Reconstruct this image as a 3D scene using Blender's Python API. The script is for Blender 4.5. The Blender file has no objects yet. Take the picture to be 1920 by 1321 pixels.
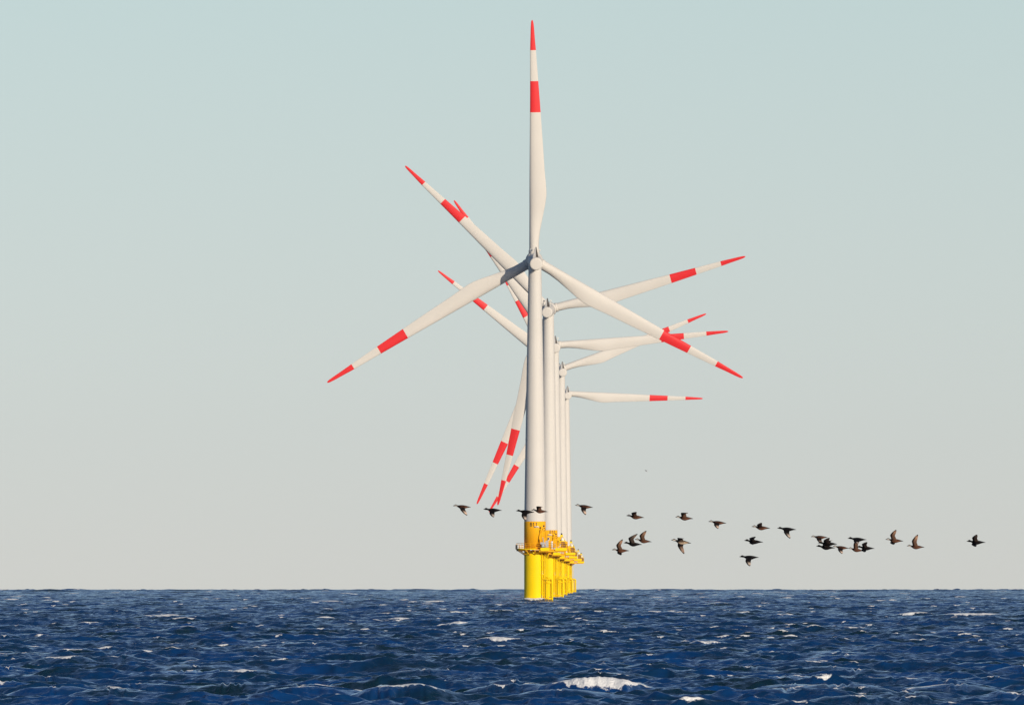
import bpy, bmesh, math, random
import numpy as np
from mathutils import Vector, Matrix, Quaternion

random.seed(4)
scene = bpy.context.scene
col = scene.collection
R = math.radians

# ------------------------------------------------------------------ camera, sky, sun, exposure
EARTH = 6.371e6            # the sea is curved: ships' and towers' feet sink towards the horizon
CAM_H = 5.70               # eye height on a small boat
F_PX = 28600.0             # focal length in pixels of the 1920 px wide photograph
LEVEL_Y = 1068.8           # photograph row of the level direction

cam_data = bpy.data.cameras.new("camera")
cam = bpy.data.objects.new("camera", cam_data)
col.objects.link(cam)
cam.location = (0, 0, CAM_H)
PITCH = math.atan((LEVEL_Y - 660.5) / F_PX)
cam.rotation_euler = (math.pi / 2 + PITCH, 0, 0)
cam_data.sensor_fit = 'HORIZONTAL'
cam_data.sensor_width = 36.0
cam_data.lens = F_PX / 1920.0 * 36.0
cam_data.clip_start = 1.0
cam_data.clip_end = 60000.0
scene.camera = cam

SUN_AZ, SUN_EL = R(30), R(15)      # behind the camera, to its right
sun_vec = Vector((math.sin(SUN_AZ) * math.cos(SUN_EL), -math.cos(SUN_AZ) * math.cos(SUN_EL), math.sin(SUN_EL)))

SKY_LOW, SKY_HIGH = (1.135, .975, 1.045), (1.03, .958, .94)   # tint of the low and the higher haze
world = bpy.data.worlds.new("World")
scene.world = world
world.use_nodes = True
wn, wl = world.node_tree.nodes, world.node_tree.links
wn.clear()
w_out = wn.new('ShaderNodeOutputWorld')
w_bg = wn.new('ShaderNodeBackground')
w_sky = wn.new('ShaderNodeTexSky')
w_sky.sky_type = 'NISHITA'
w_sky.sun_disc = False
w_sky.sun_elevation = SUN_EL
w_sky.sun_rotation = math.pi - SUN_AZ
w_sky.air_density = 0.68
w_sky.dust_density = 0.35
w_sky.ozone_density = 2.3
w_bg.inputs['Strength'].default_value = 0.10
w_tc = wn.new('ShaderNodeTexCoord')
# the thick lowest layer of air lies below the horizon of this sea, and the haze above it is even
w_sep = wn.new('ShaderNodeSeparateXYZ')
w_min = wn.new('ShaderNodeMath'); w_min.operation = 'MINIMUM'; w_min.inputs[1].default_value = .06
w_mad = wn.new('ShaderNodeMath'); w_mad.operation = 'MULTIPLY_ADD'; w_mad.inputs[1].default_value = -.45
w_up = wn.new('ShaderNodeMath'); w_up.operation = 'ADD'; w_up.inputs[1].default_value = .012
w_off = wn.new('ShaderNodeCombineXYZ')
wl.new(w_tc.outputs['Generated'], w_sep.inputs[0])
wl.new(w_sep.outputs['Z'], w_min.inputs[0])
wl.new(w_min.outputs[0], w_mad.inputs[0]); wl.new(w_sep.outputs['Z'], w_mad.inputs[2])
wl.new(w_mad.outputs[0], w_up.inputs[0])
wl.new(w_sep.outputs['X'], w_off.inputs['X']); wl.new(w_sep.outputs['Y'], w_off.inputs['Y']); wl.new(w_up.outputs[0], w_off.inputs['Z'])
w_tint = wn.new('ShaderNodeVectorMath')     # thin high haze: a slightly warmer, greyer sky
w_tint.operation = 'MULTIPLY'
w_hr = wn.new('ShaderNodeMapRange'); w_hr.inputs['From Min'].default_value = 0.0; w_hr.inputs['From Max'].default_value = .04
w_hm = wn.new('ShaderNodeMix'); w_hm.data_type = 'VECTOR'
[i for i in w_hm.inputs if i.identifier == 'A_Vector'][0].default_value = SKY_LOW
[i for i in w_hm.inputs if i.identifier == 'B_Vector'][0].default_value = SKY_HIGH
wl.new(w_sep.outputs['Z'], w_hr.inputs['Value'])
wl.new(w_hr.outputs[0], [i for i in w_hm.inputs if i.identifier == 'Factor_Float'][0])
wl.new([o for o in w_hm.outputs if o.identifier == 'Result_Vector'][0], w_tint.inputs[1])
wl.new(w_off.outputs[0], w_sky.inputs['Vector'])
wl.new(w_sky.outputs[0], w_tint.inputs[0])
wl.new(w_tint.outputs[0], w_bg.inputs['Color'])
wl.new(w_bg.outputs[0], w_out.inputs[0])

sun_data = bpy.data.lights.new("sun", 'SUN')
sun_data.energy = 3.8
sun_data.angle = R(0.5)
sun_data.color = (1.0, 0.89, 0.73)
sun = bpy.data.objects.new("sun", sun_data)
col.objects.link(sun)
sun.rotation_mode = 'QUATERNION'
sun.rotation_quaternion = sun_vec.to_track_quat('Z', 'Y')
sun.location = (0, 0, 400)

scene.view_settings.view_transform = 'Standard'
scene.view_settings.look = 'None'
scene.view_settings.exposure = 0.0
scene.view_settings.gamma = 1.0
scene.cycles.max_bounces = 6

# ------------------------------------------------------------------ geometry of the view
def ray(px, py):
    """direction of a photograph pixel, scaled so that its y (distance) is 1"""
    vx, vz = (px - 960.0) / F_PX, (660.5 - py) / F_PX
    c, s = math.cos(PITCH), math.sin(PITCH)
    y = c - vz * s
    return vx / y, (s + vz * c) / y

def at(px, py, dist):
    x, z = ray(px, py)
    return Vector((x * dist, dist, CAM_H + z * dist))

def sea_level(d):
    return -d * d / (2 * EARTH)

def sea_point(px, py, height):
    """the point HEIGHT above the curved sea that this pixel meets"""
    x, z = ray(px, py)
    lo, hi = 200.0, 8200.0
    for _ in range(60):
        mid = (lo + hi) / 2
        if CAM_H + z * mid - sea_level(mid) - height > 0:
            lo = mid
        else:
            hi = mid
    return x * lo, lo

# ------------------------------------------------------------------ helpers
def tag(o, label=None, cat=None, group=None, kind=None):
    for k, v in (('label', label), ('category', cat), ('group', group), ('kind', kind)):
        if v:
            o[k] = v
    return o

def link_mesh(name, me, parent=None):
    o = bpy.data.objects.new(name, me)
    col.objects.link(o)
    if parent is not None:
        o.parent = parent
    return o

class MB:
    """collects shapes, builds them as one mesh object"""
    def __init__(self):
        self.bm = bmesh.new()
        self.slot = 0
    def _faces(self, fs, smooth):
        for f in fs:
            f.material_index = self.slot
            f.smooth = smooth
    def box(self, c, s, rot=None):
        vs = []
        for dx in (-.5, .5):
            for dy in (-.5, .5):
                for dz in (-.5, .5):
                    v = Vector((dx * s[0], dy * s[1], dz * s[2]))
                    if rot is not None:
                        v = rot @ v
                    vs.append(self.bm.verts.new(v + Vector(c)))
        q = [(0, 1, 3, 2), (4, 6, 7, 5), (0, 4, 5, 1), (2, 3, 7, 6), (0, 2, 6, 4), (1, 5, 7, 3)]
        self._faces([self.bm.faces.new([vs[i] for i in f]) for f in q], False)
    def tube(self, pts, r, n=8, caps=True):
        pts = [Vector(p) for p in pts]
        rs = r if isinstance(r, (list, tuple)) else [r] * len(pts)
        rings = []
        for i, p in enumerate(pts):
            a = pts[max(i - 1, 0)]
            b = pts[min(i + 1, len(pts) - 1)]
            t = (b - a).normalized()
            ref = Vector((0, 0, 1)) if abs(t.z) < .9 else Vector((1, 0, 0))
            u = t.cross(ref).normalized()
            w = t.cross(u).normalized()
            rings.append([self.bm.verts.new(p + (u * math.cos(2 * math.pi * k / n) + w * math.sin(2 * math.pi * k / n)) * rs[i]) for k in range(n)])
        fs = []
        for a, b in zip(rings, rings[1:]):
            for k in range(n):
                fs.append(self.bm.faces.new((a[k], a[(k + 1) % n], b[(k + 1) % n], b[k])))
        self._faces(fs, True)
        if caps:
            self._faces([self.bm.faces.new(rings[0][::-1]), self.bm.faces.new(rings[-1])], False)
    def lathe(self, prof, n=48, axis='z', c=(0, 0, 0), caps=True, flat_rows=()):
        """prof: (position along the axis, radius)"""
        rings = []
        for h, r in prof:
            ring = []
            for k in range(n):
                a = 2 * math.pi * k / n
                p = (r * math.cos(a), r * math.sin(a), h) if axis == 'z' else (r * math.cos(a), h, r * math.sin(a))
                ring.append(self.bm.verts.new(Vector(p) + Vector(c)))
            rings.append(ring)
        for i, (a, b) in enumerate(zip(rings, rings[1:])):
            self._faces([self.bm.faces.new((a[k], a[(k + 1) % n], b[(k + 1) % n], b[k])) for k in range(n)], i not in flat_rows)
        if caps:
            self._faces([self.bm.faces.new(rings[0][::-1]), self.bm.faces.new(rings[-1])], False)
    def poly(self, pts, smooth=False):
        f = self.bm.faces.new([self.bm.verts.new(p) for p in pts])
        self._faces([f], smooth)
    def prism(self, pts, z0, z1):
        n = len(pts)
        a = [self.bm.verts.new((p[0], p[1], z0)) for p in pts]
        b = [self.bm.verts.new((p[0], p[1], z1)) for p in pts]
        fs = [self.bm.faces.new(a[::-1]), self.bm.faces.new(b)]
        for k in range(n):
            fs.append(self.bm.faces.new((a[k], a[(k + 1) % n], b[(k + 1) % n], b[k])))
        self._faces(fs, False)
    def build(self, name, mats, parent=None):
        bmesh.ops.recalc_face_normals(self.bm, faces=self.bm.faces[:])
        me = bpy.data.meshes.new(name)
        self.bm.to_mesh(me)
        self.bm.free()
        for m in (mats if isinstance(mats, (list, tuple)) else [mats]):
            me.materials.append(m)
        return link_mesh(name, me, parent)

# ------------------------------------------------------------------ materials
def paint(name, color, rough=.45, var=.06, streak=0.0, scale=.35, spec=.4, dirt=(.25, .2, .14)):
    """painted steel or plastic: a little uneven in tone, optional vertical weather streaks"""
    m = bpy.data.materials.new(name)
    m.use_nodes = True
    nt = m.node_tree
    b = nt.nodes['Principled BSDF']
    b.inputs['Roughness'].default_value = rough
    b.inputs['Specular IOR Level'].default_value = spec
    tc = nt.nodes.new('ShaderNodeTexCoord')
    n = nt.nodes.new('ShaderNodeTexNoise')
    n.inputs['Scale'].default_value = scale
    n.inputs['Detail'].default_value = 6
    nt.links.new(tc.outputs['Object'], n.inputs['Vector'])
    r = nt.nodes.new('ShaderNodeMapRange')
    r.inputs['From Min'].default_value = .3
    r.inputs['From Max'].default_value = .7
    r.inputs['To Min'].default_value = 1 - var
    r.inputs['To Max'].default_value = 1 + var
    nt.links.new(n.outputs['Fac'], r.inputs['Value'])
    mul = nt.nodes.new('ShaderNodeVectorMath')
    mul.operation = 'SCALE'
    mul.inputs[0].default_value = color
    nt.links.new(r.outputs[0], mul.inputs['Scale'])
    out = mul.outputs[0]
    if streak:
        mp = nt.nodes.new('ShaderNodeMapping')
        mp.inputs['Scale'].default_value = (2.6, 2.6, .09)
        nt.links.new(tc.outputs['Object'], mp.inputs['Vector'])
        n2 = nt.nodes.new('ShaderNodeTexNoise')
        n2.inputs['Scale'].default_value = 1.0
        n2.inputs['Detail'].default_value = 5
        nt.links.new(mp.outputs[0], n2.inputs['Vector'])
        r2 = nt.nodes.new('ShaderNodeMapRange')
        r2.inputs['From Min'].default_value = .52
        r2.inputs['From Max'].default_value = .75
        r2.inputs['To Max'].default_value = streak
        nt.links.new(n2.outputs['Fac'], r2.inputs['Value'])
        mx = nt.nodes.new('ShaderNodeMix')
        mx.data_type = 'RGBA'
        nt.links.new(r2.outputs[0], mx.inputs['Factor'])
        nt.links.new(out, mx.inputs['A'])
        mx.inputs['B'].default_value = (*dirt, 1)
        out = mx.outputs['Result']
    nt.links.new(out, b.inputs['Base Color'])
    return m

M = {
    'white': paint('white_paint', (.655, .62, .57), .6, .035, .07, .12, spec=.12),
    'blade': paint('blade_white', (.655, .615, .56), .6, .035, 0, .15, spec=.12),
    'red': paint('signal_red', (.74, .025, .029), .5, .04, 0, .3, spec=.25),
    'yellow': paint('traffic_yellow', (.96, .66, .0012), .55, .04, .08, .4, spec=.12, dirt=(.5, .27, .03)),
    'amber': paint('amber_yellow', (.95, .46, .009), .55, .04, .08, .4, spec=.12, dirt=(.5, .25, .04)),
    'grey': paint('galvanised_steel', (.42, .41, .40), .5, .15, 0, 3),
    'dark': paint('dark_rubber', (.022, .022, .024), .6, .2, 0, 4),
    'brown': paint('rusty_mesh', (.20, .085, .04), .7, .3, 0, 5),
    'lens': paint('lamp_white', (.80, .77, .70), .3, .03, 0, 3),
    'louvre': paint('dark_louvre', (.045, .036, .03), .6, .3, 0, 6),
    'sign': paint('pale_marking', (.62, .52, .44), .6, .2, 0, 6),
    'ink': paint('black_lettering', (.02, .016, .012), .6, .1, 0, 6),
    'weed': paint('wet_growth', (.055, .06, .03), .6, .4, 0, 2),
}

# ------------------------------------------------------------------ wind turbines
HUB_Z, TILT = 67.0, R(5)
DECK_Z = 10.55
BLADE = [  # radius, leading edge, trailing edge, thickness, twist (deg)
    (1.15, -.93, .93, 1.86, 14), (2.3, -.93, .94, 1.84, 14), (4.0, -.91, .99, 1.70, 14), (6.0, -.88, 1.25, 1.45, 13.5), (8.7, -.85, 1.82, 1.12, 12.5),
    (10.8, -.83, 2.28, .96, 11.5), (12.4, -.82, 2.52, .87, 10.5), (13.4, -.81, 2.56, .82, 10), (15.0, -.79, 2.45, .74, 9), (17.6, -.75, 2.21, .65, 7.5),
    (22.0, -.68, 1.95, .51, 5), (26.0, -.61, 1.70, .43, 3.5), (28.95, -.57, 1.51, .37, 2.5), (32.0, -.53, 1.31, .31, 1.8), (35.05, -.50, 1.10, .26, 1.2),
    (38.0, -.475, .90, .21, .6), (41.1, -.45, .69, .17, .2), (43.5, -.37, .49, .13, 0), (45.4, -.31, .37, .095, -.2), (46.4, -.25, .27, .065, -.3), (46.85, -.17, .16, .04, -.4), (47.0, -.04, .04, .02, -.4)]

def naca(c):
    return (.2969 * math.sqrt(c) - .126 * c - .3516 * c * c + .2843 * c ** 3 - .1015 * c ** 4) / .1001

def build_blade(parent):
    mb = MB()
    n = 28
    rows = []
    for r, le, te, th, tw in BLADE:
        b = min(max((r - 2.5) / 8.5, 0), 1)
        b = b * b * (3 - 2 * b)
        ch = te - le
        row = []
        for k in range(n):
            a = 2 * math.pi * k / n
            c = (1 - math.cos(a)) / 2
            sgn = 1 if math.sin(a) >= 0 else -1
            h = (1 - b) * 2 * math.sqrt(max(c * (1 - c), 0)) + b * naca(c)
            w = sgn * h * th / 2 * (1 + .18 * b * -sgn) - b * .025 * ch * 4 * c * (1 - c)
            u = le + c * ch
            t = R(tw) * b
            # the leading edge is turned into the wind (away from the camera)
            x = u * math.cos(t) + w * math.sin(t)
            y = w * math.cos(t) - u * math.sin(t)
            bend = -.0006 * max(r - 8, 0) ** 1.0 * 0
            row.append(mb.bm.verts.new((x, y + bend, r)))
        rows.append(row)
    for i, (a, b) in enumerate(zip(rows, rows[1:])):
        r0 = BLADE[i][0]
        mid = (r0 + BLADE[i + 1][0]) / 2
        mb.slot = 1 if (28.95 < mid < 35.05 or mid > 41.1) else 0
        for k in range(n):
            f = mb.bm.faces.new((a[k], a[(k + 1) % n], b[(k + 1) % n], b[k]))
            f.material_index = mb.slot
            f.smooth = True
    mb._faces([mb.bm.faces.new(rows[0][::-1]), mb.bm.faces.new(rows[-1])], False)
    return mb.build('blade', [M['blade'], M['red']], parent)

GLYPH = {  # strokes on a 3 x 5 grid: (x, y, w, h)
    'B': [(0, 0, .75, 5), (.75, 4.3, 1.6, .7), (.75, 2.2, 1.6, .7), (.75, 0, 1.6, .7), (2.1, .6, .75, 1.7), (2.1, 2.8, .75, 1.6)],
    '1': [(1.1, 0, .85, 5), (.5, 3.6, .6, .8)],
    '0': [(0, .5, .75, 4), (2.0, .5, .75, 4), (.5, 4.3, 1.75, .7), (.5, 0, 1.75, .7)],
    '5': [(0, 4.3, 2.6, .7), (0, 2.4, .7, 1.9), (.7, 2.4, 1.5, .7), (1.9, .6, .7, 1.9), (0, 0, 2.1, .7)],
}

def lettering(text, name, rad, x0, z0, unit, gap, mat, parent):
    """raised letters bent round the tower; x0 is the arc position of the first letter"""
    mb = MB()
    cx = x0
    for ch in text:
        for gx, gy, gw, gh in GLYPH[ch]:
            s0, s1 = cx + gx * unit, cx + (gx + gw) * unit
            a0, a1 = s0 / rad, s1 / rad
            z_0, z_1 = z0 + gy * unit, z0 + (gy + gh) * unit
            for rr, flip in ((rad + .02, False),):
                p = [(rr * math.sin(a0), -rr * math.cos(a0), z_0), (rr * math.sin(a1), -rr * math.cos(a1), z_0), (rr * math.sin(a1), -rr * math.cos(a1), z_1), (rr * math.sin(a0), -rr * math.cos(a0), z_1)]
                q = [(v[0] * (rad - .01) / rr, v[1] * (rad - .01) / rr, v[2]) for v in p]
                P = [mb.bm.verts.new(v) for v in p]
                Q = [mb.bm.verts.new(v) for v in q]
                mb._faces([mb.bm.faces.new(P)] + [mb.bm.faces.new((P[i], P[(i + 1) % 4], Q[(i + 1) % 4], Q[i])) for i in range(4)], False)
        cx += gap
    return mb.build(name, mat, parent)

def build_turbine():
    root = bpy.data.objects.new('wind_turbine', None)
    col.objects.link(root)
    root.empty_display_size = 5

    # ---- foundation below the deck
    mb = MB()
    mb.lathe([(-6, 2.1), (.0, 2.1), (4, 2.1), (9.3, 2.1), (DECK_Z - .25, 2.1)], 64)
    fnd = mb.build('foundation', M['yellow'], root)
    mb = MB()
    mb.lathe([(-1.6, 2.104), (-.5, 2.106), (-.25, 2.104)], 64, caps=False)
    mb.build('weed_band', M['weed'], fnd)
    lettering('5', 'draught_mark', 2.104, 1.35, 5.5, .15, .5, M['sign'], fnd)
    mb = MB()
    mb.lathe([(0, .26), (.05, .26)], 20, axis='y', c=(1.27, -1.74, 1.35))
    mb.build('anode_plate', M['sign'], fnd)
    mb = MB()   # cable tubes running down the side
    for a in (36, 48):
        x, y = 2.36 * math.sin(R(a)), -2.36 * math.cos(R(a))
        mb.tube([(x, y, -3), (x, y, 5), (x, y, DECK_Z - .2)], .09, 10)
        for z in (2.2, 5.6, 8.4):
            mb.box((x * .94, y * .94, z), (.26, .26, .14))
    mb.build('cable_tube', M['yellow'], fnd)

    # ---- boat landing on the right flank
    mb = MB()
    for x in (2.3, 2.65, 3.0):
        mb.tube([(x, -1.2, -3), (x, -1.2, 4.85)], .13, 10)
    for y in (-1.5, -.1):
        mb.tube([(3.35, y, -3), (3.35, y, 4.55), (3.2, y, 4.85), (2.0, y, 4.9)], .20, 12)
        for z in (.9, 4.0):
            mb.tube([(3.35, y, z), (1.6, y * .9, z)], .13, 10)
    mb.tube([(3.35, -1.5, 4.5), (3.35, -.1, 4.5)], .12, 10)
    mb.tube([(3.35, -1.5, 1.1), (3.35, -.1, 1.1)], .12, 10)
    mb.box((2.35, -1.75, 4.72), (1.5, .5, .12))
    bl = mb.build('boat_landing', M['yellow'], root)
    mb = MB()   # ladder up to the deck
    for x in (2.12, 2.52):
        mb.tube([(x, -1.95, -.5), (x, -1.95, DECK_Z + .9)], .045, 8)
    z = 0
    while z < DECK_Z:
        mb.tube([(2.12, -1.95, z), (2.52, -1.95, z)], .022, 6)
        z += .3
    for z in (1.2, 4.2, 7.0, 9.6):
        mb.tube([(2.3, -1.95, z), (1.75, -1.2, z)], .05, 6)
    mb.build('ladder', M['yellow'], bl)
    mb = MB()
    for x in (2.05, 2.75, 3.35):
        mb.tube([(x, -1.62, -2.0), (x, -1.62, .1)], .16, 8)
    mb.build('rubber_fender', M['dark'], bl)

    # ---- tower
    mb = MB()
    mb.lathe([(15.97, 2.098), (16.0, 2.098), (24, 1.975), (32, 1.845), (40, 1.71), (48, 1.575), (56, 1.43), (64.6, 1.275), (65.6, 1.26)], 72)
    tw = mb.build('tower', M['white'], root)
    for z, r in ((32, 1.845), (48, 1.575)):
        mb = MB()
        mb.lathe([(z - .06, r + .006), (z - .05, r + .022), (z + .05, r + .021), (z + .06, r + .002)], 72, caps=False)
        mb.build('flange', M['white'], tw)
    mb = MB()
    mb.lathe([(DECK_Z - .1, 2.112), (15.9, 2.112), (15.96, 2.104)], 72)
    tb = mb.build('tower_base', M['amber'], root)
    mb = MB()   # entrance door towards the deck extension
    for k in range(6):
        a0, a1 = R(52 + k * 4), R(56 + k * 4)
        rr = 2.16
        p = [(rr * math.sin(a), -rr * math.cos(a), z) for a, z in ((a0, DECK_Z + .12), (a1, DECK_Z + .12), (a1, DECK_Z + 2.2), (a0, DECK_Z + 2.2))]
        mb.poly(p)
    mb.build('door', M['amber'], tb)
    mb = MB()   # long work lamp over the deck
    mb.tube([(-.1, -2.28, 14.95), (.75, -2.22, 14.95)], .085, 10)
    mb.build('work_lamp', M['lens'], tb)
    mb = MB()
    mb.tube([(-.25, -2.13, 14.78), (.9, -2.0, 14.78)], .04, 8)
    for x in (-.05, .7):
        mb.tube([(x, -2.02, 14.95), (x, -2.25, 14.95)], .03, 6)
    mb.build('lamp_bracket', M['grey'], tb)

    # ---- deck round the tower with an extension to the right
    mb = MB()
    ring = [(3.65 * math.cos(2 * math.pi * k / 40), 3.65 * math.sin(2 * math.pi * k / 40)) for k in range(40)]
    mb.prism(ring, DECK_Z - .14, DECK_Z)
    mb.prism([(.9, -3.9), (6.15, -3.9), (6.15, -.2), (.9, -.2)], DECK_Z - .137, DECK_Z + .003)
    deck = mb.build('platform', M['amber'], root)
    for c, d in (((1.93, -3.94, DECK_Z - .03), (1.7, .07, .62)), ((5.05, -3.94, DECK_Z - .03), (2.2, .07, .55)), ((6.19, -2.05, DECK_Z - .03), (.07, 3.7, .5))):
        mb = MB()
        mb.box(c, d)
        mb.build('fascia', M['yellow'], deck)
    mb = MB()
    for k in range(26):
        a = R(120 + k * 6)
        c, s = math.cos(a), math.sin(a)
        mb.box((3.68 * c, 3.68 * s, DECK_Z + .02), (.05, .39, .24), Matrix.Rotation(a, 3, 'Z'))
    mb.build('toe_board', M['yellow'], deck)
    for k in range(12):      # brackets below the deck
        mb = MB()
        a = R(-180 + k * 30)
        c, s = math.cos(a), math.sin(a)
        mb.tube([(2.05 * c, 2.05 * s, DECK_Z - 1.15), (3.45 * c, 3.45 * s, DECK_Z - .2)], .09, 6)
        mb.box((2.8 * c, 2.8 * s, DECK_Z - .26), (1.6, .14, .24), Matrix.Rotation(a, 3, 'Z'))
        mb.tube([(2.9 * c, 2.9 * s, DECK_Z - .6), (2.9 * c, 2.9 * s, DECK_Z - .25)], .06, 6)
        mb.build('support_bracket', M['amber'], deck)
    for y in (-3.6, -2.0, -.5):
        mb = MB()
        mb.tube([(1.8, min(y, -.6) * .55, DECK_Z - 1.0), (3.6, y, DECK_Z - .28)], .11, 8)
        mb.box((3.4, y, DECK_Z - .34), (5.2, .18, .40))
        mb.build('deck_beam', M['amber'], deck)

    mb = MB()   # railings
    def rail(pts, posts=1.05):
        for h in (.42, .78, 1.15):
            mb.tube([(p[0], p[1], DECK_Z + h) for p in pts], .034, 6)
        acc = 0
        for a, b in zip(pts, pts[1:]):
            L = math.hypot(b[0] - a[0], b[1] - a[1])
            n = max(1, round(L / posts))
            for i in range(n):
                t = i / n
                x, y = a[0] + (b[0] - a[0]) * t, a[1] + (b[1] - a[1]) * t
                mb.tube([(x, y, DECK_Z), (x, y, DECK_Z + 1.15)], .034, 6)
    rail([(3.58 * math.cos(R(a)), 3.58 * math.sin(R(a))) for a in range(0, 286, 15)], .95)
    rail([(3.05, -3.86), (4.0, -3.86), (6.1, -3.86), (6.1, -.3), (3.6, -.3)], .8)
    mb.build('railing', M['amber'], deck)

    mb = MB()   # sound signal on the left end
    mb.box((-3.62, -1.3, DECK_Z + .42), (.36, .5, .88))
    mb.tube([(-3.45, -1.3, DECK_Z - .35), (-3.45, -1.3, DECK_Z - .05)], .13, 10)
    mb.build('fog_signal', M['dark'], deck)
    mb = MB()
    mb.box((-2.72, -1.75, DECK_Z + .42), (1.0, .04, .8))
    mb.build('notice_panel', M['lens'], deck)

    # ---- davit crane: grey machine at the front edge
    mb = MB()
    mb.tube([(1.55, -3.2, DECK_Z), (1.55, -3.2, DECK_Z + 1.0)], .34, 14)
    mb.box((1.55, -3.2, DECK_Z + 1.15), (.95, .8, .4))
    mb.tube([(1.85, -3.3, DECK_Z + .5), (1.5, -3.1, DECK_Z + 2.3)], .09, 8)
    mb.box((2.35, -3.3, DECK_Z + 1.0), (.55, .5, 1.3))
    mb.tube([(1.35, -3.62, DECK_Z + .3), (2.65, -3.62, DECK_Z + .7)], .12, 8)
    crane = mb.build('davit_crane', M['grey'], root)
    mb = MB()
    mb.tube([(1.35, -3.2, DECK_Z + 1.2), (1.32, -3.1, DECK_Z + 2.5), (1.62, -3.0, DECK_Z + 3.9), (1.72, -3.0, DECK_Z + 4.55)], [.13, .11, .08, .06], 10)
    mb.build('boom', M['amber'], crane)
    mb = MB()
    mb.tube([(1.74 + .27 * math.sin(2 * math.pi * k / 16), -3.02, DECK_Z + 3.85 + .27 * math.cos(2 * math.pi * k / 16)) for k in range(17)], .055, 8)
    mb.box((1.72, -3.0, DECK_Z + 4.52), (.34, .3, .3))
    mb.build('hook', M['louvre'], crane)
    mb = MB()
    mb.lathe([(0, .22), (.4, .24), (.55, .16), (.62, .02)], 14, c=(2.62, -3.3, DECK_Z + 1.68))
    mb.build('lamp', M['lens'], crane)
    mb = MB()
    mb.lathe([(0, .13), (.26, .13)], 12, c=(2.66, -3.62, DECK_Z + 1.95))
    mb.build('lamp_hood', M['dark'], crane)
    mb = MB()
    mb.tube([(3.3, -3.3, DECK_Z), (3.3, -3.3, DECK_Z + 1.55)], .22, 14)
    mb.build('switch_cabinet', M['lens'], deck)

    # ---- navigation lantern on its pedestal at the end of the extension
    mb = MB()
    mb.box((5.35, -3.1, DECK_Z + .1), (1.5, 1.2, .2))
    for x in (4.75, 5.95):
        for y in (-3.6, -2.6):
            mb.tube([(x, y, DECK_Z), (x, y, DECK_Z + 1.55)], .06, 6)
            mb.tube([(x, y, DECK_Z + 1.55), (5.2, -3.1, DECK_Z + 2.75)], .05, 6)
    mb.box((5.35, -3.1, DECK_Z + 1.55), (1.45, 1.25, .1))
    mb.box((5.2, -3.1, DECK_Z + 2.62), (.55, .4, .34))
    ped = mb.build('lantern_pedestal', M['yellow'], root)
    mb = MB()
    mb.lathe([(0, .36), (.25, .38), (.5, .33), (.7, .2), (.78, .03)], 18, c=(5.4, -3.1, DECK_Z + 1.6))
    mb.build('lantern', M['lens'], ped)
    mb = MB()
    mb.lathe([(0, .15), (.28, .16), (.32, .05)], 12, c=(5.2, -3.1, DECK_Z + 2.8))
    mb.build('lantern_cap', M['dark'], ped)
    mb = MB()
    mb.box((5.6, -3.15, DECK_Z + .85), (.95, .85, 1.15))
    mb.build('equipment_cage', M['brown'], ped)

    # ---- nacelle (its own frame: the rotor lies along +y, away from the camera)
    mb = MB()
    mb.lathe([(-6.42, .35), (-6.42, .9), (-6.40, 1.13), (-6.31, 1.22), (-6.1, 1.26), (-3.5, 1.36), (0, 1.42), (2.4, 1.42), (2.75, 1.38)], 56, axis='y')
    mb.lathe([(-1.75, 1.26), (-1.2, 1.3), (0, 1.3)], 48)
    nac = mb.build('nacelle', M['blade'], root)
    mb = MB()   # tapering cooler on the roof: pale flank and dark louvre
    def pyr(x0, x1, y0, y1, z0, x2, x3, z1):
        ym = (y0 + y1) / 2
        b = [mb.bm.verts.new(v) for v in ((x0, y0, z0), (x1, y0, z0), (x1, y1, z0), (x0, y1, z0))]
        t = [mb.bm.verts.new(v) for v in ((x2, ym - .25, z1), (x3, ym - .25, z1), (x3, ym + .25, z1), (x2, ym + .25, z1))]
        mb._faces([mb.bm.faces.new(b[::-1]), mb.bm.faces.new(t)] + [mb.bm.faces.new((b[i], b[(i + 1) % 4], t[(i + 1) % 4], t[i])) for i in range(4)], False)
    pyr(-.66, -.02, -5.7, -4.0, 1.0, -.16, -.02, 3.15)
    cool = mb.build('cooler', M['grey'], nac)
    mb = MB()
    pyr(-.018, .52, -5.72, -4.0, 1.0, -.018, .10, 3.2)
    mb.build('cooler_louvre', M['louvre'], cool)
    for x in (-.95, .62):
        mb = MB()
        mb.tube([(x, -3.2, 1.0), (x, -3.2, 2.55)], .05, 8)
        mb.tube([(x - .22, -3.2, 2.35), (x + .22, -3.2, 2.35)], .035, 6)
        mb.box((x, -3.2, 2.62), (.16, .16, .2))
        mb.lathe([(0, .14), (.2, .15), (.28, .06)], 12, c=(x + .22, -3.2, 2.32))
        mb.build('wind_sensor', M['lens'], nac)

    # ---- rotor
    mb = MB()
    mb.lathe([(-1.55, 1.30), (-1.2, 1.5), (-.6, 1.66), (0, 1.70), (.7, 1.58), (1.3, 1.22), (1.75, .7), (1.95, .15)], 56, axis='y')
    hub = mb.build('rotor_hub', M['blade'], root)
    first = None
    for k in range(3):
        if first is None:
            first = build_blade(hub)
            bld = first
            mb = MB()
            mb.lathe([(1.25, 1.06), (1.95, 1.06), (2.0, 1.02)], 40)
            collar0 = mb.build('blade_collar', M['blade'], hub)
            clr = collar0
        else:
            bld = first.copy(); bld.data = first.data.copy(); col.objects.link(bld); bld.parent = hub
            clr = collar0.copy(); col.objects.link(clr); clr.parent = hub
        for o in (bld, clr):
            o.rotation_euler = (0, R(120 * k), 0)
    return root

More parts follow.
